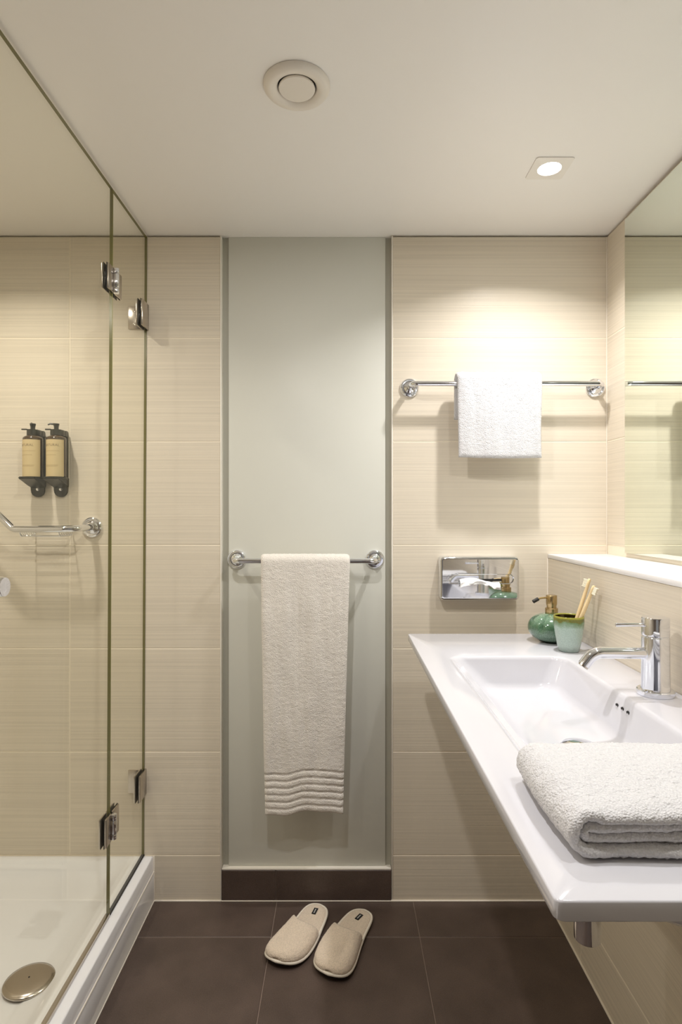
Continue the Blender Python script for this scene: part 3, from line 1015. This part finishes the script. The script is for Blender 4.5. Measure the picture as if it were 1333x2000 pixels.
cx_, cy_ = 0.588, 1.519
cp = thing('ceramic_cup', 'pale green glazed tumbler with olive rim holding toothbrushes', 'cup', (cx_, cy_, BZ))
PO = [(0.0, 0.0003), (0.0235, 0.0003), (0.0262, 0.002), (0.0295, 0.018), (0.0335, 0.040), (0.0365, 0.060), (0.0380, 0.075), (0.0378, 0.0865)]
bm = bmesh.new()
add_lathe(bm, (cx_, cy_, BZ), PO, n=72, cap1=False)
link('cup_wall', bmdone(bm, 'cw'), 'glaze_cup', cp, smooth=50)
bm = bmesh.new()
add_lathe(bm, (cx_, cy_, BZ), [(0.0379, 0.0863), (0.0378, 0.0895), (0.0366, 0.0912), (0.0352, 0.0905), (0.0348, 0.088)], n=72, cap0=False, cap1=False)
link('cup_rim', bmdone(bm, 'cr'), 'glaze_rim', cp, smooth=60)
bm = bmesh.new()
add_lathe(bm, (cx_, cy_, BZ), [(0.0349, 0.0882), (0.0350, 0.075), (0.031, 0.040), (0.0245, 0.008), (0.0, 0.006)], n=72, cap0=False, cap1=True)
link('cup_inside', bmdone(bm, 'ci'), 'glaze_inside', cp, smooth=60)


def brush(p0, p1, roll, label):
    p0, p1 = Vector(p0), Vector(p1)
    t = thing('toothbrush', label, 'toothbrush', p0, 'bamboo toothbrushes in the cup')
    d = (p1 - p0)
    Lh = d.length
    u, v, d = frame_of(d)
    R = Matrix.Rotation(roll, 3, d)
    u, v = R @ u, R @ v
    prof = [(0, .0050, .0036), (0.006, .0068, .0048), (0.45 * Lh, .0066, .0052), (0.74 * Lh, .0056, .0048), (0.83 * Lh, .0050, .0042), (0.875 * Lh, .0062, .0042), (0.93 * Lh, .0072, .0040), (0.985 * Lh, .0064, .0038), (Lh, .0032, .0026)]
    bm = bmesh.new()
    add_loft(bm, [[p0 + d * s + u * (a * math.cos(q)) + v * (b * math.sin(q)) for q in [2 * PI * k / 16 for k in range(16)]] for s, a, b in prof])
    link('handle', bmdone(bm, 'h'), 'bamboo', t, smooth=60)
    bm = bmesh.new()
    for i in range(7):
        for j in range(3):
            c = p0 + d * (Lh * (0.875 + 0.0165 * i)) + u * ((j - 1) * 0.0034) + v * 0.0025
            e = c + v * (0.0095 + (0.0012 if i in (0, 6) else 0))
            add_tube(bm, [c, e], [0.0013, 0.0015], 6)
    o = link('bristles', bmdone(bm, 'b'), 'bristle', t, smooth=60)
    return t


brush((0.5870, 1.522, 0.9085), (0.6450, 1.526, 1.0830), -0.54, 'bamboo toothbrush leaning in cup, bristles to the left')
brush((0.5850, 1.511, 0.9085), (0.6470, 1.503, 1.0680), 2.26, 'bamboo toothbrush leaning in cup, bristles to the right')

# ------------------------------------------------------------------ mirror
mr = thing('wall_mirror', 'large frameless mirror on right wall above the ledge', 'mirror', (XR, 1.0, 1.13))
bm = bmesh.new()
add_box(bm, XR - 0.0062, XR - 0.0002, -0.20, 1.768, 1.1335, 2.1335)
for f in bm.faces:
    f.material_index = 0 if f.calc_center_median().x < XR - 0.006 else 1
link('mirror_glass', bmdone(bm, 'mg'), ['mirror', 'mirror_edge'], mr)

# ------------------------------------------------------------------ tissue dispenser
td = thing('tissue_dispenser', 'polished steel tissue box mounted on tiled wall', 'tissue box', (0.438, YB, 1.046))
X0, X1, Z0, Z1 = 0.3130, 0.5640, 0.9770, 1.1150
yF = 1.8560


def zrect(x0, x1, z0, z1, r, y, k=6, m=8):
    return [Vector((a, y, b)) for a, b in rrect((x0 + x1) / 2, (z0 + z1) / 2, (x1 - x0) / 2, (z1 - z0) / 2, r, k, m)]


bm = bmesh.new()
# slot cut in the front face: rings from wall side to front, over the rounded edge, inwards to the slot and back in
sl = (0.3330, 0.5460, 1.0290, 1.0600)
rings = [zrect(X0, X1, Z0, Z1, 0.012, YB - .0003), zrect(X0, X1, Z0, Z1, 0.012, yF + 0.008), zrect(X0 + .0012, X1 - .0012, Z0 + .0012, Z1 - .0012, 0.011, yF + 0.0035),
         zrect(X0 + .0040, X1 - .0040, Z0 + .0040, Z1 - .0040, 0.009, yF + 0.0008), zrect(X0 + .0075, X1 - .0075, Z0 + .0075, Z1 - .0075, 0.007, yF), zrect(X0 + .0085, X1 - .0085, Z0 + .0085, Z1 - .0085, 0.0065, yF)]
rings += [zrect(sl[0] - .001, sl[1] + .001, sl[2] - .001, sl[3] + .001, 0.016, yF), zrect(sl[0], sl[1], sl[2], sl[3], 0.0152, yF), zrect(sl[0] + .0012, sl[1] - .0012, sl[2] + .0012, sl[3] - .0012, 0.0140, yF + .0012),
          zrect(sl[0] + .0016, sl[1] - .0016, sl[2] + .0016, sl[3] - .0016, 0.0136, yF + .006)]
add_loft(bm, rings, False, False)
link('steel_cover', bmdone(bm, 'sc'), 'steel', td, smooth=35)
box('inner_tray', (sl[0] - .005, sl[1] + .005, yF + .006, yF + .010, sl[2] - .005, sl[3] + .005), 'steel', td)
box('slot_opening', (0.378, 0.508, yF + .0050, yF + .0062, 1.0375, 1.0445), 'dark', td)
nu, nv = 40, 24
G = np.zeros((nu, nv, 3))
for i in range(nu):
    for j in range(nv):
        u, v = i / (nu - 1), j / (nv - 1)
        x = 0.374 + 0.125 * u + 0.012 * v * math.sin(3 * u)
        drop = (0.026 - 0.012 * abs(math.sin(2.4 * u + .3))) * v
        top = 1.0430 + 0.006 * math.sin(5.5 * u) - 0.004 * u + 0.004 * v * fbm(u * 7, v * 5)
        z = top + 0.005 * math.sin(PI * v) - drop * 1.1
        y = yF + 0.004 - 0.020 * math.sin(v * PI * 0.55) + 0.0045 * math.sin(11 * u + 3 * v) * v + 0.006 * fbm(u * 6, v * 4 + 2) * v
        G[i, j] = (x, y, z)
tis = slab('tissue', G, 0.0010, 'tissue', None)
tag(tis, 'white tissue poking out of steel tissue box', 'tissue')

# ------------------------------------------------------------------ towels
def hang(name, label, xl, xr, zt, yc, rbar, zf, zbk, t, mat, ridges=None, wav=0.004, fuzz=0.0009):
    """Towel over a bar: xl/xr functions of height on the front; front hem zf(u), back hem zbk."""
    step = 0.0032
    R = rbar + t / 2 + 0.001
    zc = zt - R - t / 2
    path = []
    n1 = int((zc - zbk) / 0.008)
    for k in range(n1):
        path.append((yc + R * 0.95, zbk + (zc - zbk) * k / n1, 1))
    for k in range(13):
        a = PI * k / 12
        path.append((yc + R * math.cos(a), zc + R * math.sin(a), 0))
    zmin = zf(0.5)
    n2 = int((zc - zmin) / step)
    nvv = 70
    nuu = len(path) + n2
    G = np.zeros((nuu, nvv, 3))
    tops = np.zeros((nuu, nvv))
    for i in range(nuu):
        for j in range(nvv):
            u = j / (nvv - 1)
            if i < len(path):
                y, z, bk = path[i]
                a, b = xl(zc), xr(zc)
                if bk and ridges:
                    a, b = xl(z) + 0.007, xr(z) - 0.003
                off = -0.004 if bk else -0.004 * (1 - max(0, min(1, (i - n1) / 12)))
                G[i, j] = (a + (b - a) * u + off, y, z)
            else:
                f = (i - len(path) + 1) / n2
                z = zc + (zf(u) - zc) * f
                a, b = xl(z), xr(z)
                x = a + (b - a) * u
                q = min(1, f * 5)
                y = yc - R + q * wav * fbm(x * 26, z * 3.0) + q * wav * 0.5 * fbm(x * 9 + 5, z * 6.0 + 7)
                y -= q * 0.006 * (1 - (2 * u - 1) ** 2) * f
                G[i, j] = (x, y, z)
                if ridges:
                    dz = z - zf(u)
                    s = dz / ridges[0]
                    if 0.25 < s < ridges[1] + 0.3:
                        ph = s - math.floor(s)
                        g = math.exp(-((min(ph, 1 - ph)) / 0.13) ** 2)
                        if round(s) >= 1:
                            tops[i, j] = -0.0042 * g
    o = slab(name, G, t, mat, None, fuzz=fuzz, fscale=150, topf=tops if ridges else None)
    return tag(o, label, 'towel', None)


hang('hand_towel', 'small white hand towel folded over the upper chrome rail',
     lambda z: 0.3590 + 0.004 * (1.69 - z) / 0.27, lambda z: 0.6190 + 0.002 * math.sin(z * 20), 1.692, 1.833, 0.0083,
     lambda u: 1.4230 - 0.0030 * math.sin(PI * u) + 0.004 * (1 - u) * .5, 1.545, 0.0135, 'terry_white')
hang('bath_towel', 'long off-white bath towel hanging over the lower chrome rail',
     lambda z: -0.2490 + 0.013 * max(0, (1.10 - z) / 0.79) ** 1.2, lambda z: 0.0280 - 0.022 * max(0, (1.10 - z) / 0.79) ** 0.9, 1.1250, 1.847, 0.0083,
     lambda u: 0.3130 + 0.014 * math.exp(-((u - 0.60) / 0.24) ** 2) + 0.006 * u + 0.002 * math.sin(17 * u), 0.36, 0.0140, 'terry_cream', ridges=(0.0213, 6), wav=0.0045)

# folded towel on the basin
def towel_path():
    t = 0.0115
    P = []
    zb = BZ + t / 2 + 0.0022
    zt_ = BZ + 0.0435
    rc = (zt_ - zb) / 2
    xc = 0.2350 + t / 2 + rc
    xe = 0.640
    n = 130
    for k in range(n):
        P.append((xe + (xc - xe) * k / n, zb))
    for k in range(26):
        a = -PI / 2 - PI * k / 25
        P.append((xc + rc * math.cos(a), zb + rc + rc * math.sin(a)))
    for k in range(1, n + 1):
        P.append((xc + (xe - xc) * k / n, zt_))
    Q = []
    z1, z2 = zb + 0.0125, zt_ - 0.0125
    r2 = (z2 - z1) / 2
    xc2 = xc - 0.002
    for k in range(n):
        Q.append((xe - 0.01 + (xc2 - xe + .01) * k / n, z1))
    for k in range(14):
        a = -PI / 2 - PI * k / 13
        Q.append((xc2 + r2 * math.cos(a), z1 + r2 + r2 * math.sin(a)))
    for k in range(1, n + 1):
        Q.append((xc2 + (xe - .01 - xc2) * k / n, z2))
    return P, Q, t


P, Q, t_ = towel_path()
nv = 84
ft = thing('folded_towel', 'thick white towel folded on the near end of basin', 'towel', (0.44, 0.69, BZ))
for name, PP, tt, y0, y1 in (('outer_layer', P, 0.0125, 0.6015, 0.790), ('inner_layer', Q, 0.0112, 0.6060, 0.786)):
    G = np.zeros((len(PP), nv, 3))
    for i, (x, z) in enumerate(PP):
        for j in range(nv):
            v = j / (nv - 1)
            hgt = (z - BZ) / 0.0435
            y = y0 + (y1 - y0) * v
            y += 0.0045 * fbm(x * 12, hgt * 2.5 + (3 if name[0] == 'i' else 0)) * (1 - v) ** 2
            puff = 0.006 * hgt * math.sin(PI * min(1, v * 1.0)) + 0.0022 * fbm(x * 15, y * 18) * hgt
            zz = z + puff
            if hgt > 0.75 and x > 0.27:
                zz -= 0.004 * max(0, 1 - v / 0.12) ** 2
            xx = x - (0.006 * math.sin(PI * v) * (1 if x < 0.28 else 0) * math.sin(PI * min(1, max(0, hgt))))
            G[i, j] = (xx, y, zz)
    slab(name, G, tt, 'terry_white', ft, fuzz=0.0014, fscale=210)

# ------------------------------------------------------------------ slippers
def slipper(hx, hy, tx_, ty_, mir, label, patch_roll):
    """heel centre and toe centre on the floor; mir +1/-1 for which foot."""
    c = Vector(((hx + tx_) / 2, (hy + ty_) / 2, 0))
    d = Vector((tx_ - hx, ty_ - hy, 0))
    Ls = d.length
    rz = math.atan2(d.y, d.x) + PI / 2      # local -y points to the toe
    t = thing('slipper', label, 'slipper', c, 'pair of terry slippers')
    t.rotation_euler = (0, 0, rz)
    H = Ls / 2

    def lk(name, me, mat, parent=t, smooth=60):
        return link(name, me, mat, parent, smooth=smooth, loc=(0, 0, 0))

    # s from 0 heel to 1 toe
    def half(s):
        pts = [(0, 0.0), (0.015, 0.018), (0.05, 0.0300), (0.11, 0.0375), (0.20, 0.0415), (0.35, 0.0450), (0.50, 0.0510), (0.65, 0.0560), (0.76, 0.0575), (0.86, 0.0550), (0.93, 0.0470), (0.975, 0.0310), (1.0, 0.0)]
        for (a, p), (b, q) in zip(pts[:-1], pts[1:]):
            if s <= b:
                f = (s - a) / (b - a)
                return p + (q - p) * f
        return 0

    def cen(s):
        return mir * (0.006 * math.sin(PI * s) - 0.012 * max(0, s - 0.5) ** 1.5 * 2)

    S = [0.5 - 0.5 * math.cos(PI * k / 48) for k in range(49)]
    sm = []
    hw = [half(s) for s in S]
    for _ in range(2):
        hw = [hw[0]] + [(hw[k - 1] + 2 * hw[k] + hw[k + 1]) / 4 for k in range(1, 48)] + [hw[-1]]
    outline = [(cen(s) + w_, H - Ls * s) for s, w_ in zip(S, hw)] + [(cen(s) - w_, H - Ls * s) for s, w_ in list(zip(S, hw))[-2:0:-1]]

    def lift(y):
        s = (H - y) / Ls
        return 0.010 * max(0, s - 0.72) ** 2 / 0.0784

    def ring(inset, z):
        out = []
        for x, y in outline:
            k = 1 - inset / 0.05
            out.append(Vector((x * k, y * (1 - inset / H), z + lift(y))))
        return out
    bm = bmesh.new()
    add_loft(bm, [ring(0.003, 0.0004), ring(0.001, 0.002), ring(0.001, 0.006), ring(0.0025, 0.0075)])
    lk('sole', bmdone(bm, 's'), 'patch')
    bm = bmesh.new()
    rg = ring(0.0005, 0.0105)
    add_tube(bm, rg + [rg[0], rg[1]], 0.0042, 10)
    lk('piping', bmdone(bm, 'p'), 'cream_piping')
    bm = bmesh.new()
    add_loft(bm, [ring(0.002, 0.007), ring(0.0015, 0.012), ring(0.004, 0.0150), ring(0.012, 0.0158), ring(0.024, 0.0155)])
    lk('insole', bmdone(bm, 'i'), 'terry_beige')
    # upper
    nS, nA = 46, 60
    G = np.zeros((nS, nA, 3))
    for i in range(nS):
        q = i / (nS - 1)
        for j in range(nA):
            a = PI * j / (nA - 1)
            ca, sa = math.cos(a), math.sin(a)
            s0 = 0.515 - 0.10 * abs(ca) ** 2.0 + (0.052 if mir > 0 else 0.018) * ca
            s = s0 + (0.992 - s0) * (1 - (1 - q) ** 1.25)
            idx = s * 48
            # look up half width
            k = 0
            while k < 47 and S[k + 1] < s:
                k += 1
            f = (s - S[k]) / (S[k + 1] - S[k])
            w_ = hw[k] + (hw[k + 1] - hw[k]) * f - 0.0012
            hh = 0.040 - 0.013 * ((s - 0.42) / 0.58) ** 1.2 if s > 0.42 else 0.040
            end = max(0.0, 1 - max(0, (s - 0.80) / 0.195) ** 2.6)
            hh *= math.sqrt(end) if end > 0 else 0
            x = cen(s) + w_ * (abs(ca) ** 0.80) * (1 if ca >= 0 else -1)
            z = 0.0135 + hh * sa ** 0.75
            y = H - Ls * s
            dent = 0.006 * math.exp(-((x - mir * -0.022) / 0.012) ** 2) * math.exp(-((s - 0.75) / 0.13) ** 2)
            G[i, j] = (x, y, z + lift(y) - dent)
    me = slab('upper', G, 0.0050, 'terry_beige', t, fuzz=0.0008, fscale=120)
    me.location = (0, 0, 0)
    # woven tag near the heel
    bm = bmesh.new()
    R_ = Matrix.Rotation(patch_roll, 3, 'Z')
    add_box(bm, -0.0065, 0.0065, -0.014, 0.014, 0.0160, 0.0172, rot=R_, piv=(0, 0, 0))
    for v in bm.verts:
        v.co += Vector((cen(0.12), H - Ls * 0.145, 0))
    pt = lk('woven_tag', bmdone(bm, 'wt'), 'patch', smooth=None)
    bm = bmesh.new()
    for k in range(7):
        y0 = -0.0095 + k * 0.0028
        add_box(bm, -0.0016, 0.0016, y0, y0 + 0.0015, 0.0171, 0.0175, rot=R_, piv=(0, 0, 0))
    for v in bm.verts:
        v.co += Vector((cen(0.12), H - Ls * 0.145, 0))
    lk('tag_lettering', bmdone(bm, 'tl'), 'thread', pt, smooth=None)
    return t


slipper(-0.068, 1.866, -0.172, 1.616, 1, 'left beige terry slipper with black heel tag on brown floor', 0.10)
slipper(0.074, 1.840, -0.042, 1.578, -1, 'right beige terry slipper with black heel tag on brown floor', -0.20)
